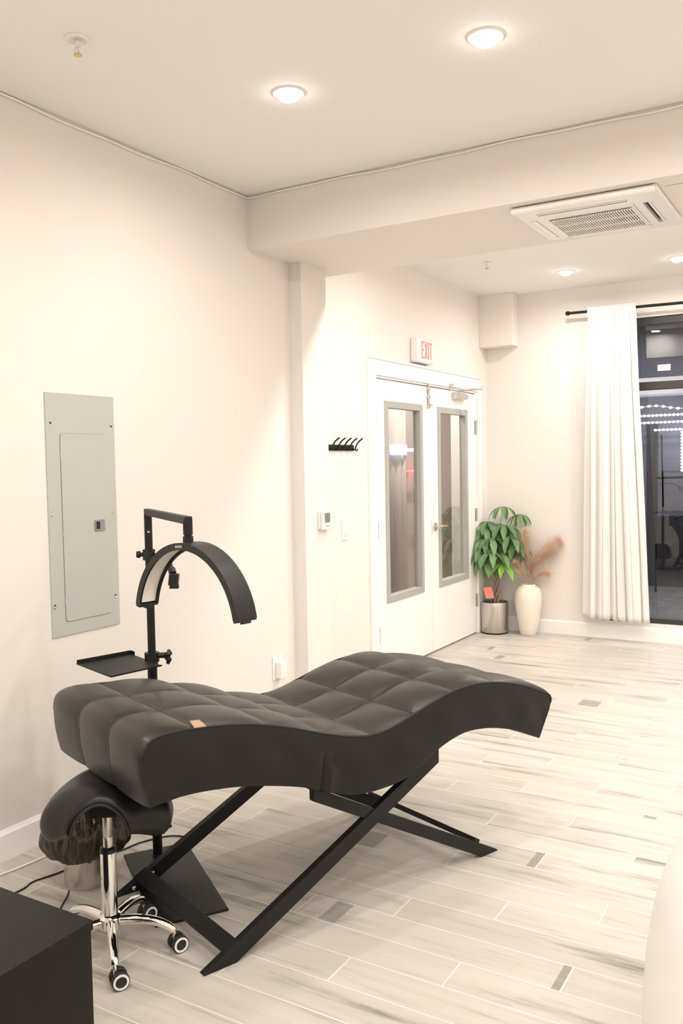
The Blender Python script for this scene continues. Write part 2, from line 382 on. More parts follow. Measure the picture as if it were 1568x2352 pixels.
# ------------------------------------------------------------------ window, curtain
m = MB(); fy0, fy1 = YF+.02, YF+.085; fw = .062
m.box((WX0, fy0, WZ1-fw), (WX1, fy1, WZ1)).box((WX0, fy0, WZ0), (WX1, fy1, WZ0+.045)).box((WX0, fy0, WZ0+.045), (WX0+fw, fy1, WZ1-fw))
m.box((WX1-fw, fy0, WZ0+.045), (WX1, fy1, WZ1-fw)).box((WX0+fw, fy0-.004, 2.075), (WX1-fw, fy1-.004, 2.140))
m.box((-.56, fy0, WZ0+.045), (-.50, fy1, WZ1-fw))
wn = struct(m.build('window_1', M['wframe'], bevel=.003, merge=False))
for a, b in ((WX0+fw, -.56), (-.50, WX1-fw)):
    MB().box((a-.005, fy0+.03, 2.135), (b+.005, fy0+.036, WZ1-fw+.005)).build('window_pane', M['glass'], wn)
    MB().box((a-.005, fy0+.03, WZ0+.04), (b+.005, fy0+.036, 2.08)).build('window_pane', M['glass'], wn)
o = MB().box((-1.425, fy0+.024, 2.225), (-1.325, fy0+.028, 2.275)).build('window_rectangle', M['pane_mark'], bevel=.001)  # flat white rectangle just in front of the glass
tag(o, 'small white rectangle on the upper window pane', 'label')

ry = 7.27
rod = thing('curtain_rod', 'black curtain rod with end cap mounted above the window', 'curtain rod', (-2.11, ry, 2.725))
MB().tube([(-2.10, ry, 2.738), (.70, ry, 2.705)], .0115, 14).build('rod', M['bmetal'], rod, angle=40)
MB().tube([(-2.128, ry, 2.738), (-2.120, ry, 2.738), (-2.100, ry, 2.738)], [.014, .018, .018], 16).build('finial', M['bmetal'], rod, angle=40)
for bx in (-1.86, .60):
    zz = 2.735-(bx+2.1)*.0118
    MB().box((bx-.008, ry-.004, zz-.024), (bx+.008, YF, zz-.012)).box((bx-.012, YF-.006, zz-.05), (bx+.012, YF, zz+.02)).build('bracket', M['bmetal'], rod)
# curtain: gathered cloth hanging from the rod
cm = MB(); rows = []; nu, nv = 260, 60
folds = [(random.uniform(4.5, 5.5), random.uniform(0, 6.28), .5), (9.3, 1.1, .45), (14.7, 2.3, .22), (2.2, .5, .5)]
for j in range(nv+1):
    v = j/nv; z = 2.765 - v*(2.765-.190)
    rise = .004*math.sin(j*.3)
    xl = -1.945 + (-2.010+1.945)*v**.8; xr = -1.560 + (-1.438+1.560)*(v**1.05)
    row = []
    for i in range(nu+1):
        u = i/nu
        amp = .013 + .014*min(1, v*2.2)
        uu = u + .012*math.sin(9*u+4*v)
        s_ = sum(a*math.sin(2*PI*f*uu+p + v*.5*math.sin(f)) for f, p, a in folds)
        s_ = math.copysign(abs(s_)**.75, s_)
        top = max(0, 1-v*9)
        s_ = s_*(1-top*.6) + top*.5*math.sin(2*PI*22*u)
        yy = ry - .004 + amp*s_
        if v < .02: yy = ry + (.0155 if False else -.016) + .004*math.sin(2*PI*22*u)
        lateral = .010*math.cos(2*PI*9.3*uu+1.1)*min(1, v*3)
        z2 = z - (.018*u*v if True else 0) + (.006*math.sin(2*PI*9.3*uu) if j == nv else 0)
        row.append((xl+(xr-xl)*u+lateral, yy, z2))
    rows.append(row)
cm.grid(rows)
cu = cm.build('curtain', M['curtain'], smooth=True)
sd = cu.modifiers.new('cloth', 'SOLIDIFY'); sd.thickness = .002
tag(cu, 'long white gathered curtain panel hanging at the left side of the window', 'curtain')

# ------------------------------------------------------------------ EXIT sign
ex = thing('exit_sign', 'white exit sign with red letters above the double door', 'sign', (XD, 6.01, 2.255))
MB().box((XD, 5.865, 2.262), (XD+.066, 6.160, 2.444)).build('housing', M['whitepl'], ex, bevel=.012, bseg=3)
m = MB(); X0, X1 = XD+.0655, XD+.0685; z0, z1 = 2.292, 2.420; s = .013
def bar(y0, z0_, y1, z1_, w):
    d = V((0, y1-y0, z1_-z0_)).normalized(); n = V((0, -d.z, d.y))*w/2
    a, b = V((X0, y0, z0_)), V((X0, y1, z1_)); m.prism([a+n, b+n, b-n, a-n], (X1-X0, 0, 0))
yE = 5.925
m.box((X0, yE, z0), (X1, yE+s, z1))
for zz in (z0, (z0+z1)/2-.006, z1-.013): m.box((X0, yE+s, zz), (X1, yE+.044-(.008 if zz not in (z0, z1-.013) else 0), zz+.013))
bar(yE+.060, z0, yE+.098, z1, s); bar(yE+.060, z1, yE+.098, z0, s)
m.box((X0, yE+.113, z0), (X1, yE+.113+s, z1))
m.box((X0, yE+.155, z0), (X1, yE+.155+s, z1-.013)).box((X0, yE+.139, z1-.013), (X1, yE+.184, z1))
m.build('lettering', M['red'], ex, merge=False)

# coat hook rail
ck = thing('coat_rack', 'small black metal coat rack with five hooks beside the door casing', 'coat rack', (XD, 4.82, 1.615))
MB().box((XD, 4.660, 1.596), (XD+.012, 4.985, 1.634)).build('rail', M['bmetal'], ck, bevel=.002)
for i in range(5):
    y = 4.675 + i*.074
    MB().tube(catmull([(XD+.008, y, 1.604), (XD+.028, y, 1.606), (XD+.036, y, 1.628), (XD+.052, y+.008, 1.655), (XD+.078, y+.015, 1.676)], 4), .0052, 8).build('hook', M['bmetal'], ck, smooth=True)
MB().tube(catmull([(XD+.004, 5.012, 1.602), (XD+.018, 5.012, 1.597), (XD+.022, 5.014, 1.610)], 4), .004, 8).build('peg', M['bmetal'], ck, smooth=True)

# thermostat on the column
th = thing('thermostat', 'white square thermostat with a grey-green screen on the column', 'thermostat', (XC, 4.355, 1.12))
MB().box((XC, 4.296, 1.128), (XC+.014, 4.398, 1.232)).build('back_plate', M['whitepl'], th, bevel=.004)
MB().box((XC+.014, 4.302, 1.122), (XC+.034, 4.402, 1.236)).build('front_cover', M['whitepl'], th, bevel=.006, bseg=3)
MB().box((XC+.0335, 4.323, 1.165), (XC+.0355, 4.381, 1.222)).build('screen', M['lcd'], th)
MB().box((XC+.0335, 4.330, 1.142), (XC+.0358, 4.376, 1.147)).build('button_row', M['gframe'], th)
# switch on the door wall
sw = thing('light_switch', 'white light switch plate between the column and the door casing', 'light switch', (XD, 4.858, 1.01))
MB().box((XD, 4.822, 1.012), (XD+.007, 4.898, 1.144)).build('plate', M['whitepl'], sw, bevel=.003)
MB().box((XD+.006, 4.842, 1.042), (XD+.011, 4.878, 1.114)).build('rocker', M['whitepl'], sw, bevel=.002)
MB().box((XD+.0105, 4.855, 1.048), (XD+.0118, 4.865, 1.053)).build('indicator', M['gframe'], sw)
# plug-in unit on the left wall
pl = thing('wall_outlet', 'white wall outlet with plug-in adapter low on the left wall', 'outlet', (XL, 3.98, .28))
MB().box((XL, 3.925, .300), (XL+.007, 4.020, .430)).build('plate', M['whitepl'], pl, bevel=.003)
MB().box((XL+.006, 3.945, .308), (XL+.045, 4.005, .400)).build('adapter', M['whitepl'], pl, bevel=.006)
o = MB().tube(catmull([(XL+.025, 3.965, .310), (XL+.03, 3.95, .27), (XL+.035, 3.93, .20), (XL+.03, 3.90, .10), (XL+.04, 3.85, .006), (XL+.06, 3.6, .005), (XL+.05, 3.2, .005), (XL+.075, 2.8, .005), (XL+.11, 2.45, .005), (XL+.125, 2.23, .005), (XL+.117, 2.13, .005), (XL+.10, 2.03, .005), (XL+.04, 1.8, .005)], 6), .004, 8).build('power_cord', M['cord_w'], smooth=True)
tag(o, 'thin white cord running from the outlet along the floor by the left wall', 'cord')

# ------------------------------------------------------------------ electrical panel
ep = thing('electrical_panel', 'tall grey electrical panel cover with small door on the left wall', 'electrical panel', (XL, 2.58, .815))
py0, py1, pz0, pz1 = 2.396, 2.770, .815, 1.817
MB().box((XL, py0, pz0), (XL+.006, py1, pz1)).build('cover_plate', M['panelgrey'], ep, bevel=.0015)
def rr(y0, y1, z0, z1, r, n=6):
    out = []
    for cy, cz, a0 in ((y1-r, z1-r, 0), (y0+r, z1-r, 90), (y0+r, z0+r, 180), (y1-r, z0+r, 270)):
        for k in range(n+1):
            a = math.radians(a0+90*k/n); out.append((cy+r*math.cos(a), cz+r*math.sin(a)))
    return out
dy0, dy1, dz0, dz1 = 2.466, 2.722, .873, 1.652
MB().prism([(XL+.0055, y, z) for y, z in rr(dy0-.002, dy1+.0005, dz0-.002, dz1+.001, .016)], (.0012, 0, 0)).build('door_gap', M['panelgap'], ep)
pd = MB().prism([(XL+.006, y, z) for y, z in rr(dy0, dy1, dz0, dz1, .015)], (.0025, 0, 0)).build('panel_door', M['panelgrey'], ep)
for z in (1.56, 1.24, .96): MB().tube([(XL+.0085, dy0, z-.015), (XL+.0085, dy0, z+.015)], .003, 8).build('hinge', M['panelgrey'], pd)
lt = MB().box((XL+.0085, 2.636, 1.238), (XL+.014, 2.692, 1.285)).build('latch', M['latch'], pd, bevel=.0015)
MB().box((XL+.0138, 2.642, 1.246), (XL+.0150, 2.662, 1.278)).build('latch_button', M['black'], lt)
for y, z in ((2.418, 1.701), (2.751, 1.697), (2.412, 1.320), (2.747, 1.317), (2.411, .940), (2.747, .938)):
    sc = MB().lathe([(.0, 0), (.0065, 0), (.006, .003), (.003, .005), (0, .0055)], (XL+.006, y, z), 14, R90).build('screw', M['chrome'], ep, smooth=True)
for y, z in ((2.420, 1.694), (2.752, 1.690), (2.412, .947), (2.747, .945)):
    MB().lathe([(.0, 0), (.0055, 0), (.0055, .0006), (0, .0006)], (XL+.006, y, z), 12, R90).build('keyhole', M['black'], ep)

# ------------------------------------------------------------------ ceiling things
def downlight(x, y, h, label, group=None):
    t = thing('recessed_downlight', label, 'ceiling light', (x, y, h), group)
    MB().lathe([(.046, -.001), (.048, -.006), (.060, -.006), (.064, -.003), (.064, 0)], (x, y, h), 40, close=False).build('trim_ring', M['whitepl'], t, smooth=True)
    MB().lathe([(0, -.034), (.020, -.032), (.034, -.025), (.043, -.014), (.047, -.003), (.047, -.001), (0, -.001)], (x, y, h), 40).build('lens', M['lamp'], t)  # glowing lens, its bulge stands in for glare around the lamp
    return t
downlight(-1.102, 2.843, H1, 'bright round recessed ceiling light, the largest and highest in view, at upper right')
downlight(-1.908, 2.845, H1, 'bright round recessed ceiling light in the near ceiling, left of its larger twin')
downlight(-1.959, 6.697, H3, 'small round recessed ceiling light ahead of the curtain beyond the beam')
downlight(-1.154, 6.734, H3, 'recessed ceiling light cut off by the photo right edge above the window')
def lamp(x, y, h, W, size=.09, spread=172, col=(1, .938, .885)):
    l = bpy.data.lights.new('downlight_or_added_lamp', 'AREA'); l.shape = 'DISK'; l.size = size; l.energy = W; l.color = col; l.spread = math.radians(spread)
    o = bpy.data.objects.new('downlight_or_added_lamp', l); C.objects.link(o); o.location = (x, y, h-.038); return o
LW = 8.6
for x in (-1.908, -1.102, -.296, .51, 1.2):
    for y in (2.844, .9, -1.2):
        lamp(x, y, H1, LW*(.8 if y > 2 else .95))
for x in (-1.959, -1.154, -.35, .45, 1.2):
    lamp(x, 6.70, H3, LW*.85)
for x in (-1.959, -1.154, -.35, .45, 1.2):
    lamp(x, 4.77, H3, LW*1.0)

def sprinkler(x, y, h, label):
    t = thing('fire_sprinkler', label, 'sprinkler', (x, y, h))
    MB().lathe([(.0, 0), (.044, 0), (.042, -.004), (.030, -.007), (.028, -.004), (0, -.004)], (x, y, h), 32).build('escutcheon', M['whitepl'], t, smooth=True)
    m = MB().lathe([(0, 0), (.011, 0), (.011, -.018), (.008, -.022), (0, -.022)], (x, y, h-.004), 16)
    for s in (-1, 1): m.tube([(x+s*.009, y, h-.022), (x+s*.014, y, h-.035), (x+s*.003, y, h-.052)], .0022, 6)
    m.tube([(x, y, h-.024), (x, y, h-.050)], .0025, 6)
    m.build('frame_arms', M['whitepl'], t, smooth=True)
    MB().lathe([(0, -.052), (.014, -.052), (.014, -.0545), (0, -.0545)], (x, y, h), 16).build('deflector', M['sprk'], t)
sprinkler(-2.262, 2.115, H1, 'white pendent fire sprinkler in the near ceiling at upper left')
sprinkler(-2.341, 6.03, H3, 'white pendent fire sprinkler in the far ceiling beyond the beam')

# thin cable pinned along the ceiling edge
pts = []
for i in range(46):
    y = -.9 + (YB1-.008+.9)*i/45; pts.append((XL+.007, y, H1-.012-.004*math.sin(y*5.2)-.003*math.sin(y*13)))
for i in range(1, 60):
    x = XL+.008 + (XR-XL-.05)*i/60; pts.append((x, YB1-.007, H1-.012-.0035*math.sin(x*6)-.002*math.sin(x*15)))
o = MB().tube(pts, .0048, 8).build('ceiling_cable', M['cord_w'], smooth=True)
tag(o, 'thin white cable pinned along the ceiling edge above the left wall and beam', 'cable')

# ------------------------------------------------------------------ air conditioner cassette under the beam
ac = thing('air_conditioner', 'white square ceiling air conditioner cassette under the beam', 'air conditioner', (-1.06, 4.13, H2))
ax0, ax1, ay0, ay1 = -1.372, -.748, 3.848, 4.425; zb = H2-.026
# panel ring with four slots; a central sheet paints the opening's shade, built as strips
m = MB()
gx0, gx1, gy0, gy1 = -1.262, -.890, 4.055, 4.385
sl = {'f': (-1.285, -.885, 3.925, 3.965), 'r': (-.835, -.800, 4.020, 4.385), 'l': (-1.350, -1.315, 4.030, 4.385)}
cols = sorted({ax0, ax1, -1.350, -1.315, -1.285, -.885, -.835, -.800}); rws = sorted({ay0, ay1, 3.925, 3.965, 4.020, 4.030, 4.385})
def hole(x, y): return any(a < x < b and c < y < d for a, b, c, d in sl.values())
for a, b in zip(cols, cols[1:]):
    for c, d in zip(rws, rws[1:]):
        if not hole((a+b)/2, (c+d)/2): m.box((a, c, zb), (b, d, H2-.004))
m.build('panel', M['whitepl'], ac)
m = MB().tube([(ax0, ay0+.006, H2-.018), (ax1, ay0+.006, H2-.018)], .016, 12).tube([(ax0, ay1-.004, H2-.014), (ax1, ay1-.004, H2-.014)], .012, 12)
m.tube([(ax0+.004, ay0, H2-.014), (ax0+.004, ay1, H2-.014)], .012, 12).tube([(ax1-.004, ay0, H2-.014), (ax1-.004, ay1, H2-.014)], .012, 12)
m.build('rounded_rim', M['whitepl'], ac, angle=40)
for k, (a, b, c, d) in sl.items():
    lv = MB().box((a, c, H2-.006), (b, d, H2-.003)).build('air_outlet_shade', M['grille_shade'], ac)
    if k == 'f': MB().box((a+.004, c+.006, zb-.001), (b-.004, c+.020, zb+.003)).build('louver', M['whitepl'], lv)
    elif k == 'r': MB().box((b-.012, c+.004, zb-.001), (b-.002, d-.004, zb+.003)).build('louver', M['whitepl'], lv)
    else: MB().box((a+.002, c+.004, zb-.001), (b-.004, d-.004, zb+.003)).build('louver', M['whitepl'], lv)
MB().box((gx0-.002, gy0-.002, zb-.001), (gx1+.002, gy1+.002, zb)).build('grille_shade_sheet', M['grille_shade'], ac)  # flat dark sheet on the panel, painted shade behind the bars
m = MB(); n = 32
for i in range(n+1):
    xx = gx0+(gx1-gx0)*i/n; m.box((xx-.0024, gy0, zb-.006), (xx+.0024, gy1, zb-.001))
for yy in (gy0+.0, gy0+.11, gy0+.22, gy1-.006): m.box((gx0, yy, zb-.007), (gx1, yy+.007, zb-.001))
m.build('intake_grille', M['whitepl'], ac, merge=False)
m = MB().box((gx1+.016, gy0-.05, zb-.001), (gx1+.019, gy1+.03, zb)).box((gx0-.02, gy1+.022, zb-.001), (gx1+.018, gy1+.025, zb))
m.build('panel_seam', M['gframe'], ac)
struct(MB().box((-.72, 3.915, H2-.0015), (-.12, 3.919, H2)).box((-.72, 4.45, H2-.0015), (-.12, 4.454, H2)).build('access_hatch_seam', M['gframe']))

# ------------------------------------------------------------------ chaise
O = V((-1.643, 1.921, 0)); S = V((.357, .934, 0)).normalized(); W = V((-S.y, S.x, 0)); Z = V((0, 0, 1))
def L(s, w, z): return O + S*s + W*w + Z*z
ch = thing('chaise_lounge', 'wavy dark brown tufted leatherette treatment bed on crossed black steel legs', 'treatment bed', L(.6, .3, 0))
TL_ = [(-.195,.748),(-.150,.758),(-.100,.7605),(-.044,.758),(.039,.750),(.123,.737),(.212,.716),(.292,.692),(.346,.673),(.426,.645),(.522,.617),(.612,.601),(.699,.606),(.816,.635),(.92,.663),(1.018,.681),(1.12,.686),(1.226,.675),(1.335,.651),(1.451,.613),(1.566,.565)]
BL_ = [(-.183,.563),(-.122,.569),(-.075,.571),(.006,.566),(.118,.550),(.237,.522),(.342,.491),(.400,.466),(.462,.442),(.534,.420),(.600,.410),(.686,.409),(.766,.417),(.85,.447),(.926,.484),(.996,.506),(1.076,.518),(1.181,.510),(1.278,.488),(1.368,.459),(1.484,.408)]
topc = catmull([(a, 0, b) for a, b in TL_], 10); botc = catmull([(a, 0, b) for a, b in BL_], 10)
NT, NE = 150, 17
top_, Lt = resample(topc, NT); bot_, _ = resample(botc, NT)
left_ = [bot_[0].lerp(top_[0], k/(NE-1)) for k in range(NE)]        # up the head end
left_ = [q - V((.010*math.sin(PI*k/(NE-1)), 0, 0)) for k, q in enumerate(left_)]
right_ = [top_[-1].lerp(bot_[-1], k/(NE-1)) for k in range(NE)]
right_ = [q + V((.008*math.sin(PI*k/(NE-1)), 0, .002*math.sin(PI*k/(NE-1)))) for k, q in enumerate(right_)]
path = left_[:-1] + top_ + right_[1:]
# round the two corners of the path a little
def smooth_path(P, idx, n, it=6):
    P = P[:]
    for _ in range(it):
        Q = P[:]
        for i in range(idx-n, idx+n+1): Q[i] = (P[i-1]+P[i]*2+P[i+1])/4
        P = Q
    return P
path = smooth_path(path, NE-1, 2, 5); path = smooth_path(path, NE+NT-2, 3, 6)
left_ = path[:NE]; top_ = path[NE-1:NE-1+NT]; right_ = path[NE+NT-2:]
# cell boundaries along the path, as indices
seam_s = [-.035, .21, .42, .62, .816, 1.01, 1.215]
def idx_of(s): return min(range(NE-1, NE-1+NT), key=lambda i: abs(path[i].x-s))
bnd = [0] + [idx_of(s) for s in seam_s] + [len(path)-1]
W0, W1 = -.04, .645; NW = 61
plen = [0]
for a, b in zip(path, path[1:]): plen.append(plen[-1]+(b-a).length)
def puff(i, v):
    for c, (a, b) in enumerate(zip(bnd, bnd[1:])):
        if i <= b: break
    t = (plen[i]-plen[a])/(plen[b]-plen[a]); vv = (v*3) % 1.0 if v < 1 else 1.0
    if c == 0 : t = .5*t*1.9 if t < .5 else t      # head cell wraps over the end
    fu = 1-abs(2*t-1)**2.2
    fv = 1-abs(2*vv-1)**2.1
    if c in (0, len(bnd)-2): fu = max(fu, .35 if c == 0 and t < .5 else fu)
    edge = min(1, v/.035, (1-v)/.035)
    g = 1-.5*min(1, max(0, (NE-1-i)/6)) if i < NE else 1
    return .0235*g*max(0, fu)**.70*max(0, fv)**.62 + (.003 if 0 < v < 1 else 0)*edge - .001
rows = []
for i, q in enumerate(path):
    a = path[max(0, i-1)]; b = path[min(len(path)-1, i+1)]; tg = (b-a).normalized(); nrm = V((-tg.z, 0, tg.x))
    row = []
    for k in range(NW):
        v = k/(NW-1); p = q + nrm*puff(i, v); row.append(L(p.x, W0+(W1-W0)*v, p.z))
    rows.append(row)
m = MB(); m.grid(rows)
cu = m.build('tufted_cover', M['leather'], ch, smooth=True)
# side panels: four-sided patches between the cover edge and the bottom curve, and the underside
def patch(wside, sgn):
    R = 26; rows = []
    for j in range(R):
        t = j/(R-1)
        lf = resample(left_, R)[0][j]; rg = resample(right_[::-1], R)[0][j]
        row = []
        for i in range(NT):
            u = i/(NT-1)
            p = bot_[i]*(1-t) + top_[i]*t + lf*(1-u) + rg*u - (bot_[0]*(1-t)*(1-u) + bot_[-1]*(1-t)*u + top_[0]*t*(1-u) + top_[-1]*t*u)
            bul = .007*math.sin(PI*t)**.6*min(1, u*14, (1-u)*14)
            if sgn < 0:
                # the sewn pleat of the near side
                sx = .428 - .018*(1-t)
                dd = p.x - sx; k = max(0, 1-max(0, t-.40)*3.0) if t > .40 else 1
                bul -= .020*math.exp(-(dd/.0055)**2)*k
                bul += .009*math.exp(-((dd-.020)/.013)**2)*k
                dd2 = p.x-(.452+.03*(t-.55)); bul -= .012*math.exp(-(dd2/.005)**2)*math.exp(-((t-.56)/.10)**2)
                bul += .0020*math.sin(p.x*31+t*5)*math.sin(PI*t)
                bul += .004*math.exp(-((p.x-1.2-.1*t)/.02)**2)*max(0, .35-t)
            row.append(L(p.x, wside + sgn*bul, p.z))
        rows.append(row)
    return rows
m = MB(); m.grid(patch(W0, -1)); m.build('side_panel', M['leather_shaded'], ch, smooth=True)
m = MB(); m.grid(patch(W1, 1)); m.build('side_panel', M['leather_shaded'], ch, smooth=True)
m = MB(); m.grid([[L(q.x, W0+(W1-W0)*k/8, q.z) for k in range(9)] for q in bot_]); m.build('underside', M['leather_shaded'], ch, smooth=True)
for ws in (W0, W1):
    m = MB(); m.tube([L(q.x, ws, q.z+.0005) for q in path[NE-5:NE-1+NT+4:2]], .0034, 8); m.build('piping', M['thread'], ch, smooth=True)
# stitched dark seams lying in the tufting valleys
for vs in (1/3, 2/3):
    m = MB(); pp = []
    for i in range(0, len(path), 2):
        a = path[max(0, i-1)]; b = path[min(len(path)-1, i+1)]; tg = (b-a).normalized(); nn = V((-tg.z, 0, tg.x))
        q = path[i] + nn*(puff(i, vs)+.0002); pp.append(L(q.x, W0+(W1-W0)*vs, q.z))
    m.tube(pp, .0013, 5); m.build('seam', M['thread'], ch, smooth=True)
for b_ in bnd[1:-1]:
    m = MB(); a = path[b_-1]; b = path[b_+1]; tg = (b-a).normalized(); nn = V((-tg.z, 0, tg.x)); pp = []
    for k in range(0, NW, 2):
        v = k/(NW-1); q = path[b_]+nn*(puff(b_, v)+.0002); pp.append(L(q.x, W0+(W1-W0)*v, q.z))
    m.tube(pp, .0013, 5); m.build('seam', M['thread'], ch, smooth=True)
# small tan tag sewn at the near edge
def topz(s): 
    q = min(top_, key=lambda p: abs(p.x-s)); return q.z
m = MB(); rr_ = []
for k in range(7):
    t = k/6; w_ = W0-.004+.036*t; dz = .0025 if k == 0 else .005+.009*t
    rr_.append([L(s_, w_, topz(s_)+dz) for s_ in (-.044+.006*t, -.030+.004*t, -.016, -.004-.003*t)])
m.grid(rr_); tg_ = m.build('tan_tag', M['tan'], ch, smooth=True); tg_['label'] = 'small tan leather tag'
sd = tg_.modifiers.new('t', 'SOLIDIFY'); sd.thickness = .0015; sd.offset = 1

# steel frame
def barpoly(pts, w0, w1, name='leg', par=ch):
    m = MB(); m.prism([L(s, w0, z) for s, z in pts], W*(w1-w0)); return m.build(name, M['bmetal'], par, bevel=.0015)
up = [(-.012, 0), (.100, 0), (.963, .421), (.963, .476), (-.012, .004)]
dn = [(1.190, 0), (1.277, 0), (1.277, .004), (.404, .459), (.404, .423)]
dn = [(1.190, 0), (1.277, 0), (1.277, .005), (.404, .463), (.404, .418)]
for a, b in ((-.006, .020), (.606, .632)):
    barpoly(up, a, b); barpoly(dn, a+.004, b+.004)
def crossbar(s, z, ang, ln=(0.014, .606), wd=.054, th=.007, name='crossbar'):
    c_, s_ = math.cos(ang), math.sin(ang); m = MB(); pts = []
    for du, dv in ((-wd/2, -th/2), (wd/2, -th/2), (wd/2, th/2), (-wd/2, th/2)):
        pts.append(L(s+du*c_-dv*s_, ln[0], z+du*s_+dv*c_))
    m.prism(pts, W*(ln[1]-ln[0])); return m.build(name, M['bmetal'], ch, bevel=.001)
a1 = math.atan2(.421, .863); a2 = math.atan2(-.43, .79)
crossbar(.084, .0525, a1, (-.004, .630)); crossbar(1.165, .068, a2, (0.0, .630), wd=.026, th=.020)
crossbar(.90, .455, a1, (.02, .606), wd=.05); crossbar(.47, .415, a2, (.024, .61), wd=.05)
for s_, z_ in ((.115, .088), (.055, .052)):
    pass
for s_, z_ in ((.120, .050), (.048, .018)):
    c = L(s_, .604, z_)
    ax = Matrix((S, Z, -W)).transposed()
    MB().lathe([(0, 0), (.009, 0), (.008, .004), (0, .006)], c, 14, ax).build('bolt', M['chrome'], ch, smooth=True)

# ------------------------------------------------------------------ half-moon lamp on floor stand
ls = thing('floor_lamp', 'black half-moon arch lamp on a tall floor stand behind the bed', 'lamp', (-2.31, 2.435, 0))
PB = V((-2.312, 2.435, 0)); AD = V((.817, -.577, 0)).normalized()
MB().prism([(-2.432, 2.374, 0), (-2.290, 2.578, 0), (-1.815, 2.244, 0), (-1.957, 2.040, 0)], (0, 0, .008)).build('base_plate', M['bmetal'], ls, bevel=.002)
MB().tube([PB+Z*.006, PB+Z*.014, PB+Z*.75], [.026, .0185, .0185], 20).build('pole', M['bmetal'], ls, angle=40)
MB().tube([PB+Z*.745, PB+Z*.785], .0225, 20).build('collar', M['bplas'], ls, angle=40)
MB().tube([PB+Z*.78, PB+Z*1.33], .0150, 20).build('upper_pole', M['bmetal'], ls, angle=40)
def sqbar(a, b, w, h):
    d = (b-a).normalized(); sd = d.cross(Z) if abs(d.z) < .9 else AD; sd.normalize(); upv = sd.cross(d).normalized()
    m = MB(); m.prism([a+sd*w+upv*h, a-sd*w+upv*h, a-sd*w-upv*h, a+sd*w-upv*h], b-a); return m
AE = V((-1.806, 2.078, 1.337)); AS = PB.copy(); AS.z = 1.337
sqbar(AS-AD*.014, AE+AD*.013, .0125, .0125).build('arm', M['bmetal'], ls, bevel=.003)
MB().tube([AE, AE-Z*.046], .0150, 18).build('drop_post', M['bmetal'], ls, bevel=.001, angle=40)
MB().tube([AE-Z*.046, AE-Z*.050, AE-Z*.050, AE-Z*.075], [.012, .012, .0165, .0165], 18).build('swivel', M['bplas'], ls, angle=40)
MB().lathe([(0, 0), (.005, 0), (.004, .003), (0, .0035)], PB+V((.010, -.0105, 1.262)), 12, Matrix((V((.577, .817, 0)), Z, V((.817, -.577, 0)))).transposed()).build('screw', M['chrome'], ls, smooth=True)
# the arch itself
AX = V((.503, -.108, 0)).normalized(); AN = V((-AX.y, AX.x, 0)); HC = .256; HH = .212; RA = (HH*HH+HC*HC)/(2*HH)
cA = V((-1.765, 2.045, 1.272-RA)); am = math.asin(HC/RA) if HH < RA else PI-math.asin(HC/RA)
def arch(rin, rout, n0, n1, ext=0, n=56):
    rows = []
    for i in range(n+1):
        a = -am-ext + 2*(am+ext)*i/n; d = AX*math.sin(a)+Z*math.cos(a)
        rows.append([cA+d*rout+AN*n0, cA+d*rout+AN*n1, cA+d*rin+AN*n1, cA+d*rin+AN*n0])
    m = MB(); vr = m.grid(rows, closed=True)
    m.bm.faces.new(vr[0]); m.bm.faces.new(vr[-1][::-1]); return m
hd = arch(RA-.006, RA, -.037, .037).build('arch_housing', M['bplas'], ls, angle=40)
arch(RA-.022, RA-.0055, -.037, -.030).build('front_flange', M['bplas'], hd, angle=40)
arch(RA-.022, RA-.0055, .030, .037).build('rear_flange', M['bplas'], hd, angle=40)
lp = arch(RA-.013, RA-.0065, -.029, .029, ext=-.03).build('led_strip', M['led'], hd, angle=40); lp['label'] = 'pale unlit light strip'
for sg in (-1, 1):
    a = sg*am; d = AX*math.sin(a)+Z*math.cos(a); tdir = (AX*math.cos(a)-Z*math.sin(a))*sg
    c = cA+d*(RA-.012)
    m = MB()
    for k, (n0, n1, e) in enumerate(((-.036, -.012, .006), (-.012, .014, .012), (.014, .036, .005))):
        p = [c+d*.010+AN*n0, c-d*.009+AN*n0, c-d*.009+AN*n1, c+d*.010+AN*n1]
        m.prism([q-tdir*.004 for q in p], tdir*(e+.004))
    m.build('end_cap', M['bplas'], hd)
# brand plate as a pale unreadable stamp on the front flange
for k, dx in enumerate((-.022, -.013, -.004, .006)):
    a = dx/RA-.03; d = AX*math.sin(a)+Z*math.cos(a); c = cA+d*(RA-.011)
    MB().prism([c+AX*.0032+Z*.004-AN*.0372, c-AX*.0032+Z*.004-AN*.0372, c-AX*.0032-Z*.004-AN*.0372, c+AX*.0032-Z*.004-AN*.0372], -AN*.0006).build('logo_mark', M['gframe'], hd)
# clamp, knob and phone-holder arm
m = MB().tube([PB+Z*1.155, PB+Z*1.195], .0235, 18); cl = m.build('clamp', M['bplas'], ls, angle=40)
kd = -r_.copy(); kd.z = 0; kd.normalize()
MB().tube([PB+Z*1.176+kd*.020, PB+Z*1.176+kd*.032, PB+Z*1.176+kd*.034, PB+Z*1.176+kd*.046], [.008, .008, .014, .013], 12).build('knob', M['bplas'], cl, angle=40)
hp = [PB+Z*1.172-kd*.02, V((-2.20, 2.405, 1.180)), V((-2.165, 2.385, 1.166)), V((-2.125, 2.352, 1.135))]
MB().tube(hp, .0075, 10).build('holder_arm', M['bplas'], cl, smooth=True)
hc = V((-2.105, 2.340, 1.105))
m = MB().tube([V((-2.128, 2.354, 1.138)), V((-2.114, 2.345, 1.122))], .014, 12)
m.box((-.017, -.012, -.024), (.017, .012, .020), Matrix.Translation(hc) @ Matrix.Rotation(.5, 4, 'Z') @ Matrix.Rotation(.12, 4, 'Y'))
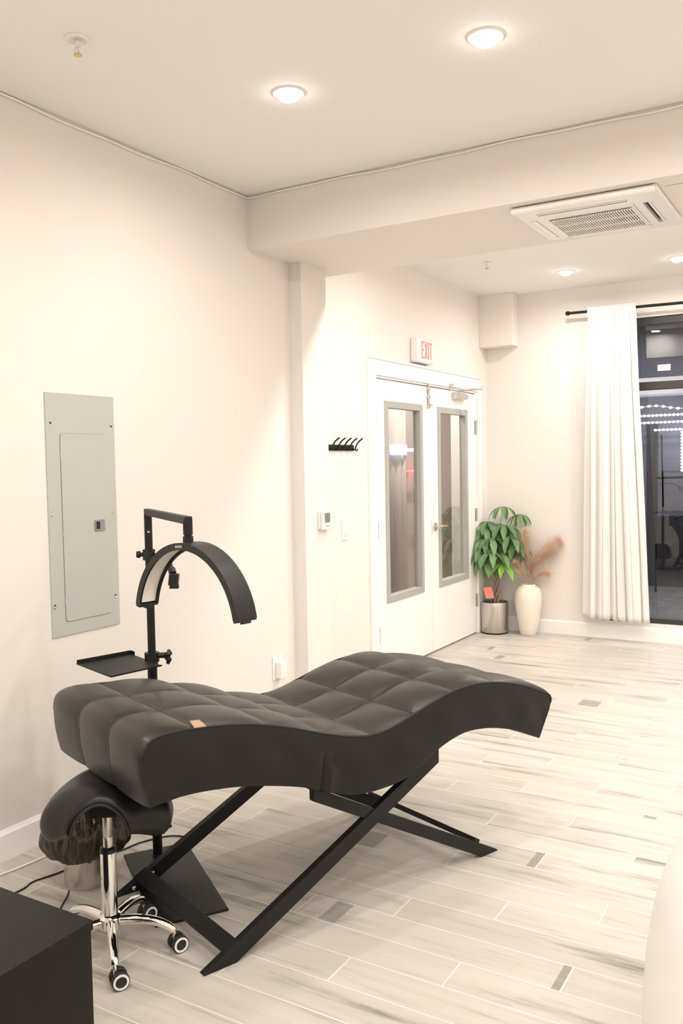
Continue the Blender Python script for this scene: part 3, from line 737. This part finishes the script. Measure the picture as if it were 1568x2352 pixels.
m.box((-.014, -.016, -.034), (.018, .004, -.018), Matrix.Translation(hc) @ Matrix.Rotation(.5, 4, 'Z'))
m.build('phone_holder', M['bplas'], cl, bevel=.002)
# tray
T = [V((-2.518, 2.252, .77)), V((-2.461, 2.473, .77)), V((-2.209, 2.375, .77)), V((-2.250, 2.163, .77))]
tr = MB().prism(T, (0, 0, .003)).build('tray', M['bmetal'], ls)
m = MB()
for i in range(4):
    a, b = T[i], T[(i+1) % 4]; n = (b-a).cross(Z).normalized()*.003; h = .016 if i in (0, 1) else .006
    if i == 1: b = a.lerp(b, .12)
    m.prism([a, b, b-n, a-n], (0, 0, h))
m.build('tray_rim', M['bmetal'], tr)
tcl = MB().tube([PB+Z*.765, PB+Z*.80], .028, 18)
tcl.tube([PB+Z*.788, PB+Z*.788-kd*.055], .011, 12)
tcl = tcl.build('tray_clamp', M['bplas'], ls, angle=40)
m = MB(); kc = PB+Z*.785-kd*.055
for k in range(3):
    a = 2*PI*k/3+.5; dd = (f_*.0+Z*math.sin(a)+V((-kd.y, kd.x, 0))*math.cos(a))
    m.tube([kc, kc+dd*.016-kd*.010, kc+dd*.030-kd*.004], [.012, .011, .007], 10)
m.build('wing_knob', M['bplas'], tcl, smooth=True)

# ------------------------------------------------------------------ saddle stool
sc = V((-1.978, 1.866, 0))
st = thing('saddle_stool', 'black saddle stool with chrome column and five castered legs at the bed head', 'stool', sc)
MB().lathe([(0, .085), (.034, .085), (.036, .10), (.036, .118), (.030, .126), (.0255, .128), (.0255, .130), (0, .130)], sc, 32).build('hub', M['chrome'], st, angle=35)
MB().lathe([(.0245, .128), (.0245, .318), (.0235, .322), (.0235, .326), (0, .326)], sc, 32).build('gas_column', M['chrome'], st, angle=35)
MB().lathe([(.0255, .322), (.0255, .334), (.016, .338), (0, .338)], sc, 32).build('column_collar', M['bplas'], st, angle=35)
MB().lathe([(.0145, .334), (.0145, .37), (.0138, .371), (.0145, .372), (.0145, .452), (0, .452)], sc, 28).build('piston', M['steel'], st, angle=35)
for i in range(5):
    a = math.radians(-41+72*i); d = V((math.cos(a), math.sin(a), 0))
    pts = [sc+d*.025+Z*.104, sc+d*.07+Z*.106, sc+d*.115+Z*.104, sc+d*.155+Z*.094, sc+d*.185+Z*.078, sc+d*.196+Z*.066]
    lg = MB().tube(catmull(pts, 5), [.0165-.0045*(j/25) for j in range(26)], 14).build('leg', M['chrome'], st, smooth=True)
    # caster: stem, fork hood and two wheels
    cd = math.radians(20+i*9); 
    wd = V((math.cos(cd-.9), math.sin(cd-.9), 0))            # axle direction
    fwd = V((-wd.y, wd.x, 0)); hub = sc+d*.197+fwd*.012; hub.z = .0265
    MB().tube([sc+d*.197+Z*.036, sc+d*.197+Z*.070], .0055, 10).build('caster_stem', M['steel'], lg, smooth=True)
    ax = Matrix((fwd, Z, wd)).transposed()
    w_ = MB()
    w_.lathe([(0, -.006), (.021, -.006), (.021, .006), (0, .006)], hub, 24, ax)
    w_.build('caster_hood', M['bplas'], lg, angle=40)
    for sg in (-1, 1):
        w_ = MB(); c = hub+wd*(sg*.0150)
        w_.lathe([(0, -.0085), (.024, -.0085), (.0262, -.006), (.0262, .006), (.0235, .0085), (0, .0085)], c, 32, ax)
        w_.build('wheel', M['rubber'], lg, angle=40)
        w_ = MB(); e = sg*.0085
        w_.lathe([(.0165, e), (.0168, e+sg*.0016), (.0225, e+sg*.0016), (.0232, e)], c, 32, ax, close=False)
        w_.build('wheel_rim', M['whitepl'], lg, angle=40)
# seat: an arch across, longer front to back, raised at the back
RL = V((.80, .60, 0)).normalized(); RB = V((-RL.y, RL.x, 0))
if RB.dot(V((-.7, .7, 0))) < 0: RB = -RB
def sstep(t): t = min(1, max(0, t)); return t*t*(3-2*t)
def seatpt(u, v, th):      # u -1..1 across, v 0..1 front(near)->back, th thickness offset
    k = sstep(v/.42); bk = sstep((v-.62)/.38)
    half = .076 + .080*k - .030*bk
    am_ = 1.50 + .52*k - .35*bk
    ang = am_*u
    H = .100 + .010*k
    ridge = .517 + .012*k + .004*bk
    x = half*math.sin(ang)*(1+.10*math.sin(min(PI, abs(ang))))
    z = ridge - H*(1-math.cos(ang))*(1-.12*bk)
    y = -.125 + .27*v - .012*abs(u)*(1-k)
    n = V((math.sin(ang), 0, math.cos(ang)))
    p = sc + RL*(x+n.x*th) + RB*(y) + Z*(z+n.z*th)
    return p
rows = []; nu, nv = 44, 26
m = MB()
outer = []; 
for j in range(nv+1):
    v = j/nv; ring = []
    # rounded rim: thickness shrinks near the ends
    tv = math.sqrt(max(0, 1-(2*v-1)**6)); 
    for i in range(nu+1):
        u = -1+2*i/nu; tu = math.sqrt(max(0, 1-abs(u)**9)); ring.append(seatpt(u, v, .028*tv*tu))
    for i in range(nu, -1, -1):
        u = -1+2*i/nu; tu = math.sqrt(max(0, 1-abs(u)**9)); ring.append(seatpt(u, v, -.010*tv*tu))
    outer.append(ring)
vr = m.grid(outer, closed=True)
seat = m.build('saddle_seat', M['saddle'], st, smooth=True)
MB().tube([seatpt(-1+2*i/40, .004, 0) for i in range(41)], .0045, 8).build('rim_piping', M['thread'], seat, smooth=True)
pm = Matrix.Translation(sc) @ Matrix((RL, RB, Z)).transposed().to_4x4()
m = MB().box((-.040, -.06, .452), (.040, .08, .500), pm)
m.build('seat_plate', M['bmetal'], st)
MB().tube(catmull([sc+Z*.448+RL*.02, sc+Z*.44+RL*.09+RB*.02, sc+Z*.41+RL*.155+RB*.03, sc+Z*.375+RL*.19+RB*.03], 5), .006, 8).build('height_lever', M['bplas'], st, smooth=True)

# ------------------------------------------------------------------ bin with bag
bc = V((-2.405, 2.165, 0))
bn = thing('waste_bin', 'small round brushed steel waste bin under the bed head', 'bin', bc)
MB().lathe([(0, .0), (.078, 0), (.080, .003), (.088, .285), (.086, .285), (.079, .008), (0, .008)], bc, 48).build('bin_body', M['steel'], bn, angle=30)
m = MB(); rows = []
from mathutils import noise
prof = [(.0905, .284, 0), (.094, .300, .3), (.100, .312, .6), (.116, .300, .8), (.136, .262, 1), (.153, .215, 1), (.158, .175, 1), (.150, .145, 1), (.130, .122, 1), (.104, .112, .6), (.0915, .118, .1), (.0905, .15, 0), (.0905, .20, 0)]
cp = catmull([(a, c, b) for a, b, c in prof], 8)
NB = 220
for q in cp:
    row = []
    for k in range(NB):
        a = 2*PI*k/NB; ca, sa = math.cos(a), math.sin(a)
        f1 = noise.noise(V((ca*1.6, sa*1.6, q.z*6))); f2 = 1-abs(noise.noise(V((ca*5+3, sa*5, q.z*9))))*2; f3 = 1-abs(noise.noise(V((ca*13, sa*13+7, q.z*16))))*2
        wv = q.y*(.022*f1+.011*f2+.005*f3-.008)
        wz = q.y*(.012*noise.noise(V((ca*2.5, sa*2.5, 4))))
        row.append(bc+V((ca*(q.x+wv), sa*(q.x+wv), q.z+wz)))
    rows.append(row)
m.grid(rows, closed=True)
o = m.build('bin_bag', M['bag'], smooth=True)
tag(o, 'crumpled smoky brown plastic bag lining the waste bin and puffed over its rim', 'bag')

# cords on the floor
o = MB().tube(catmull([(-2.60, 1.70, .004), (-2.57, 1.88, .004), (-2.555, 1.996, .004), (-2.568, 2.058, .004), (-2.542, 2.146, .004), (-2.53, 2.25, .004), (-2.51, 2.33, .004), (-2.473, 2.408, .004), (-2.454, 2.50, .004), (-2.39, 2.60, .004), (-2.30, 2.62, .004), (-2.26, 2.60, .004)], 6), .0032, 8).build('lamp_cord', M['bplas'], smooth=True)
tag(o, 'thin black cord running on the floor behind the waste bin to the lamp stand', 'cord')
o = MB().tube(catmull([(-2.30, 1.93, .004), (-2.34, 1.99, .004), (-2.372, 2.04, .004), (-2.395, 2.07, .008)], 5), .0026, 8).build('short_cord', M['bplas'], smooth=True)
tag(o, 'short loose black cord end on the floor in front of the waste bin', 'cord')

# ------------------------------------------------------------------ dresser corner, near left
k = .94
dx, dyf, dz = -1.451, 1.318, .50
dr = thing('side_cabinet', 'low black wooden cabinet in the lower left corner of the photo', 'cabinet', (-1.85, 1.05, 0))
MB().box((-2.30, .72, dz-.022), (dx, dyf, dz)).build('top_panel', M['dresser'], dr, bevel=.001)
MB().box((-2.29, .73, .0), (dx-.003, dyf-.004, dz-.022)).build('carcass', M['dresser'], dr, bevel=.001)
MB().box((-2.27, dyf-.004, .03), (dx-.02, dyf+.002, dz-.03)).build('back_panel', M['dresser'], dr)

# ------------------------------------------------------------------ white rounded shell chair at the right edge
rc = V((.058, 2.082, 0))
ar_ = thing('white_pouf', 'smooth rounded white piece of furniture at the lower right edge of the photo', 'furniture', rc)
prof = [(0, 0), (.43, 0), (.465, .006)]
for i in range(1, 60):
    q = 1-(1-i/60)**2; prof.append((.481*(1-q**3.746)**(1/2.97), .80*q))
prof = prof[:3] + [p for p in prof[3:] if p[1] > .012] + [(0, .80)]
MB().lathe(prof, rc, 96).build('shell', M['shell'], ar_, smooth=True)
MB().lathe([(0, -.001), (.40, -.001), (.44, .004), (.44, .012)], rc, 64, close=False).build('foot_ring', M['gframe'], ar_, smooth=True)

# ------------------------------------------------------------------ plant
pc = V((-2.757, 7.215, 0))
pp_ = thing('potted_plant', 'leafy green money tree in a brushed steel pot in the far corner', 'plant', pc)
MB().lathe([(0, .004), (.112, .004), (.116, .010), (.118, .014), (.121, .272), (.119, .277), (.114, .277), (.113, .23), (0, .23)], pc, 56).build('pot', M['steel'], pp_, angle=35)
MB().lathe([(0, 0), (.1165, 0), (.1185, .012), (0, .012)], pc, 48).build('pot_foot', M['black'], pp_, angle=35)
MB().lathe([(0, .236), (.06, .240), (.112, .232), (.112, .228), (0, .228)], pc, 32).build('soil', M['soil'], pp_, smooth=True)
for k in range(4):
    pts = []
    for i in range(19):
        t = i/18; a = k*PI/2 + t*5.5; r = .020-.006*t
        pts.append(pc + V((.018+r*math.cos(a)+.01*t, r*math.sin(a), .225+.34*t)))
    MB().tube(pts, [.011-.003*i/18 for i in range(19)], 10).build('trunk', M['trunk'], pp_, smooth=True)
right = V((r_.x, r_.y, 0)).normalized(); back = V((-right.y, right.x, 0))
def leafrows(base, d, nrm, ln, wd, droop):
    rows = []; n = 9; side = d.cross(nrm).normalized(); p = base.copy(); dirv = d.copy()
    for i in range(n+1):
        t = i/n; w = wd*(math.sin(PI*min(1, t*.94+.03))**.85)*(1-.15*t)*(.75+.5*t if t < .6 else 1.05-.6*(t-.6))
        up_ = side.cross(dirv).normalized()
        fold = up_*(w*.28)
        rows.append([p - side*w + fold, p - side*w*.5 + fold*.35, p.copy(), p + side*w*.5 + fold*.35, p + side*w + fold])
        p = p + dirv*(ln/n); dirv = (dirv - Z*droop/n).normalized()
    return rows
# (px offset right of pot axis, height) of each compound leaf's hub as seen in the photo; depth offset
hubs = [(.075,1.115,-.02,0),(.235,1.045,.0,0),(-.065,.985,.02,0),(.075,.960,-.06,0),(-.115,.765,-.08,0),(.185,.800,-.05,0),(.055,.625,-.12,1),(-.185,.735,.0,0),
        (.03,.86,.06,0),(-.02,.61,.03,0),(.12,.70,.04,0),(-.10,.66,-.06,0),(-.16,.84,.0,0),(.02,.72,-.11,0),(.20,.72,.02,0),(.05,.96,.05,0),(-.05,.73,-.13,0),(-.15,.93,.05,0),(.155,.925,.06,0),(0.0,.745,.05,0),(-.04,.85,-.07,0),(.12,.86,-.10,0)]
for k, (hx, hz, hd, new) in enumerate(hubs):
    hub = pc + right*hx + back*hd + Z*(hz)
    hub.x = max(hub.x, XD+.07); hub.y = min(hub.y, YF-.07)
    base = pc + V((.026, 0, .53+.03*(k % 3)))
    if hz < .66: base.z = .50
    mid = base.lerp(hub, .5) + Z*(.06 if hz > .7 else .02)
    lm = MB(); nl = 7 if not new else 6; a0 = random.random()*6
    out = (hub-base); out.z = 0
    for q in range(nl):
        a = a0 + 2*PI*q/nl + random.uniform(-.2, .2)
        if new:
            a = -PI/2 + (q-2.5)*.62
        d = (right*math.cos(a) + back*math.sin(a)*.9 + Z*(-.15 if not new else -.22+.1*math.cos(a*2))).normalized()
        ln = random.uniform(.165, .225)*(1.0 if k > 1 else .85); wd = ln*.15
        rows = leafrows(hub, d, Z, ln, wd, random.uniform(1.5, 2.6) if not new else 1.0)
        rows = [[V((max(p.x, XD+.012), min(p.y, YF-.022 if p.z > .13 else YF-.03), p.z)) for p in r] for r in rows]
        lm.grid(rows)
    lo = lm.build('compound_leaf', M['leafnew'] if new else M['leaf'], pp_, smooth=True, merge=False)
    if new: lo['label'] = 'lighter fresh green leaf cluster'
    MB().tube(catmull([base, mid, hub], 5), .0035, 6).build('leaf_stalk', M['petiole'], lo, smooth=True)
# coral care card on a stick
cd = thing('plant_card', 'small coral pink card on a stick in the plant pot', 'card', pc+V((-.04, -.05, .235)))
b0 = pc + right*-.022 + back*-.06 + Z*.236
cbm = pc + right*-.062 + back*-.07 + Z*.365
MB().tube([b0, cbm-Z*.02], .002, 6).build('stick', M['pstem'], cd)
rt = (right*.97 + Z*.06 - right*.0).normalized(); upv = (Z*.97-right*.25).normalized()
MB().prism([cbm-rt*.036-upv*.050, cbm+rt*.036-upv*.050, cbm+rt*.036+upv*.050, cbm-rt*.036+upv*.050], -back*.0015).build('card_face', M['pinktag'], cd)

# ------------------------------------------------------------------ vase and pampas
vc = V((-2.465, 7.262, 0))
va = MB().lathe([(0, .0), (.066, 0), (.072, .006), (.080, .05), (.098, .15), (.113, .25), (.1185, .31), (.114, .365), (.098, .405), (.070, .425), (.062, .430), (.062, .440), (.056, .442), (.052, .436), (.05, .40), (0, .38)], vc, 56).build('floor_vase', M['vase'], smooth=True)
tag(va, 'tall cream ceramic floor vase on the floor beside the potted plant', 'vase')
def plume(pts, wid, label, n=2200, seed=1):
    rnd = random.Random(seed)
    t0 = thing('pampas_grass', label, 'dried grass', pts[0], 'dried pampas plumes in the cream vase')
    cs = catmull(pts, 10)
    MB().tube(cs, [.0030-.0016*i/(len(cs)-1) for i in range(len(cs))], 6).build('stem', M['pstem'], t0, smooth=True)
    m = MB(); N_ = len(cs)
    for k in range(n):
        t = .26+.74*rnd.random()**.9; f = t*(N_-1); i = min(N_-2, int(f)); p = cs[i].lerp(cs[i+1], f-i); tg = (cs[i+1]-cs[i]).normalized()
        a = rnd.random()*2*PI; sd = tg.orthogonal().normalized(); sd = Matrix.Rotation(a, 3, tg) @ sd
        env = math.sin(PI*min(1, max(0, (t-.22)/.82)))**.7
        ln = wid*env*rnd.uniform(.6, 1.9)+.015
        d = (tg*1.0+sd*rnd.uniform(.6, 1.15)).normalized(); p0 = p
        w = rnd.uniform(.0005, .0012); last = None; sv = d.cross(sd).normalized()
        prev = (m.bm.verts.new(p0-sv*w), m.bm.verts.new(p0+sv*w))
        for s in range(3):
            d = (d - Z*.22 + sd*.05*rnd.random()).normalized(); p0 = p0 + d*ln/3
            p0.y = min(p0.y, YF-.006); ww = w*(1-.28*(s+1)); cur = (m.bm.verts.new(p0-sv*ww), m.bm.verts.new(p0+sv*ww))
            m.bm.faces.new((prev[0], prev[1], cur[1], cur[0])); prev = cur
    m.build('plume', M['pampas'], t0, merge=False)
b = vc+V((0, 0, .39))
plume([b, b+right*.02+Z*.10, b+right*.09+Z*.25-back*.01, b+right*.19+Z*.36-back*.02, b+right*.27+Z*.43-back*.03], .090, 'dusty pink pampas plume in the cream vase, leaning furthest right', seed=1)
plume([b, b+right*.01+Z*.12, b+right*.05+Z*.25-back*.05, b+right*.13+Z*.36-back*.07, b+right*.20+Z*.40-back*.09], .085, 'shorter pink pampas plume leaning right in front of the longest one', seed=2)
plume([b, b-right*.01+Z*.15, b-right*.01+Z*.30-back*.02, b-right*.02+Z*.42-back*.02, b-right*.03+Z*.53-back*.02], .075, 'upright pink pampas plume in the vase beside the plant leaves', seed=3)
plume([b, b-right*.04+Z*.12, b-right*.09+Z*.20-back*.04, b-right*.12+Z*.25-back*.05], .055, 'short pink pampas plume leaning left towards the potted plant', n=900, seed=4)
plume([b, b+right*.05+Z*.09, b+right*.12+Z*.15-back*.04, b+right*.17+Z*.15-back*.06], .05, 'lowest pink pampas plume drooping right over the vase shoulder', n=900, seed=5)

# ------------------------------------------------------------------ vestibule behind the double door
VX = -4.35
w = MB()
w.box((VX-.1, 4.6, 0), (VX, 10.4, 2.9)).box((VX, 4.5, 0), (XD-.12, 4.6, 2.9)).box((VX, 10.3, 0), (XD-.12, 10.4, 2.9))
w.box((XD-.13, 7.516, 0), (XD-.12, 10.4, 2.9))
struct(w.build('wall_vestibule', M['taupe'], merge=False))
struct(MB().box((-3.24, 7.40, 0), (XD-.12, 7.50, 2.9)).build('wall_vestibule_return', M['wall']))
struct(MB().box((VX-.1, 4.5, -.06), (XD-.12, 10.4, 0)).build('floor_vestibule', M['taupe']))
struct(MB().box((VX-.1, 4.5, 2.9), (XD-.12, 10.4, 2.98)).build('ceiling_vestibule', M['ceil']))
rows = []
for j in range(2):
    z = 2.4-j*2.36; rows.append([(-4.30+.03*math.sin(i*.55)+.012*math.sin(i*1.3), 7.80+.72*i/60, z) for i in range(61)])
m = MB(); m.grid(rows); o = m.build('door_curtain', M['taupe'], smooth=True); sd = o.modifiers.new('t', 'SOLIDIFY'); sd.thickness = .004
tag(o, 'taupe curtain seen through the glass of the left door leaf', 'curtain')
o = MB().box((VX+.10, 8.12, 1.602), (VX+.13, 8.46, 1.712)).box((VX+.10, 8.46, 1.64), (VX+.13, 8.66, 1.675)).build('lit_sign', M['led_b'], bevel=.003)
tag(o, 'glowing blue-white sign seen through the left door glass', 'sign')
m = MB()
pts = [(8.50, 1.437), (8.70, 1.440), (8.78, 1.452), (8.86, 1.446), (8.93, 1.450), (8.93, 1.400), (8.84, 1.405), (8.78, 1.396), (8.70, 1.414), (8.50, 1.424)]
m.prism([(VX+.10, y, z) for y, z in pts], (.03, 0, 0)); o = m.build('red_neon_sign', M['led_r'])
tag(o, 'small glowing red sign seen through the left door glass', 'sign')
lamp(-3.7, 8.3, 2.85, 20); lamp(-3.45, 6.6, 2.85, 22)  # added lamps without fixtures, brighten the vestibule behind the door glass

# ------------------------------------------------------------------ street outside the window
struct(MB().box((-9, YF+.13, -.35), (6, 20, -.20)).build('pavement_outside', M['asphalt']))
fc = thing('shop_front', 'dark shop front across the street seen through the window', 'building', (-2, 12.2, -.2))
MB().box((-7, 12.2, -.2), (3, 12.6, 3.6)).build('facade', M['facade'], fc)
MB().box((-7, 11.7, 2.35), (3, 12.2, 2.56)).build('canopy', M['wall'], fc)
MB().box((-2.47, 12.17, -.2), (-2.33, 12.21, 2.0)).box((-2.45, 12.15, -.2), (-1.2, 12.2, .75)).build('dark_panel', M['facade2'], fc)
def ledstring(a, b, n, label, sag=0):
    a, b = V(a), V(b); t = thing('light_string', label, 'string lights', a, 'led strings on the shop front')
    m = MB(); pts = []
    for i in range(n+1):
        q = a.lerp(b, i/n)-Z*sag*math.sin(PI*i/n*4)**2; pts.append(q)
    MB().tube(pts, .004, 5).build('wire', M['cord_w'], t)
    for q in pts[::1]: m.lathe([(0, -.016), (.018, -.010), (.018, .010), (0, .016)], q-V((0, .02, 0)), 8)
    m.build('led_bulbs', M['led_w'], t); t.children[-1]['kind'] = 'stuff'
ledstring((-3.4, 12.0, 2.085), (-1.1, 12.0, 2.09), 44, 'upper bright straight row of cool white led lights outside')
ledstring((-3.4, 12.0, 1.99), (-1.1, 12.0, 2.0), 44, 'middle row of cool white led lights outside the window')
ledstring((-2.32, 12.0, 1.895), (-1.1, 12.0, 1.90), 24, 'lowest and shorter row of cool white led lights outside')
ledstring((-1.985, 12.0, 1.86), (-1.985, 12.0, 1.36), 12, 'short vertical row of cool white led lights at the photo right edge')
ledstring((-3.4, 11.68, 2.26), (-1.1, 11.68, 2.13), 26, 'faint sloping top string of white lights outside', .03)
rl = thing('metal_railing', 'dark metal railing with curved bars outside the window', 'railing', (-2.2, 11.6, -.2))
m = MB()
m.tube([(-2.24, 11.6, -.2), (-2.24, 11.6, 1.78)], .012, 8).tube([(-2.15, 11.6, .9), (-2.17, 11.6, 1.82)], .010, 8).tube([(-2.24, 11.6, 1.27), (-1.0, 11.6, 1.30)], .016, 8)
for kx in (0, .12): m.tube([(-2.02+kx+.30*math.sin(a*PI/16)*.9, 11.6, .75+.45*(1-math.cos(a*PI/16))) for a in range(0, 9)], .011, 8)
m.build('bars', M['bmetal'], rl, smooth=True)
lamp(-2.3, 10.4, 3.4, 34, size=.3, col=(.85, .86, 1)); lamp(-1.6, 9.2, 3.2, 24, size=.3, col=(1, .96, .9))  # unseen lamps added above the street to brighten the view outside

# ------------------------------------------------------------------ world and view
wd = bpy.data.worlds.new('world'); bpy.context.scene.world = wd; wd.use_nodes = True
bg = wd.node_tree.nodes['Background']; bg.inputs[0].default_value = (.42, .44, .52, 1); bg.inputs[1].default_value = .10
vs = bpy.context.scene.view_settings; vs.view_transform = 'Standard'; vs.look = 'None'; vs.gamma = 1; vs.exposure = 0.51
vs.use_curve_mapping = False
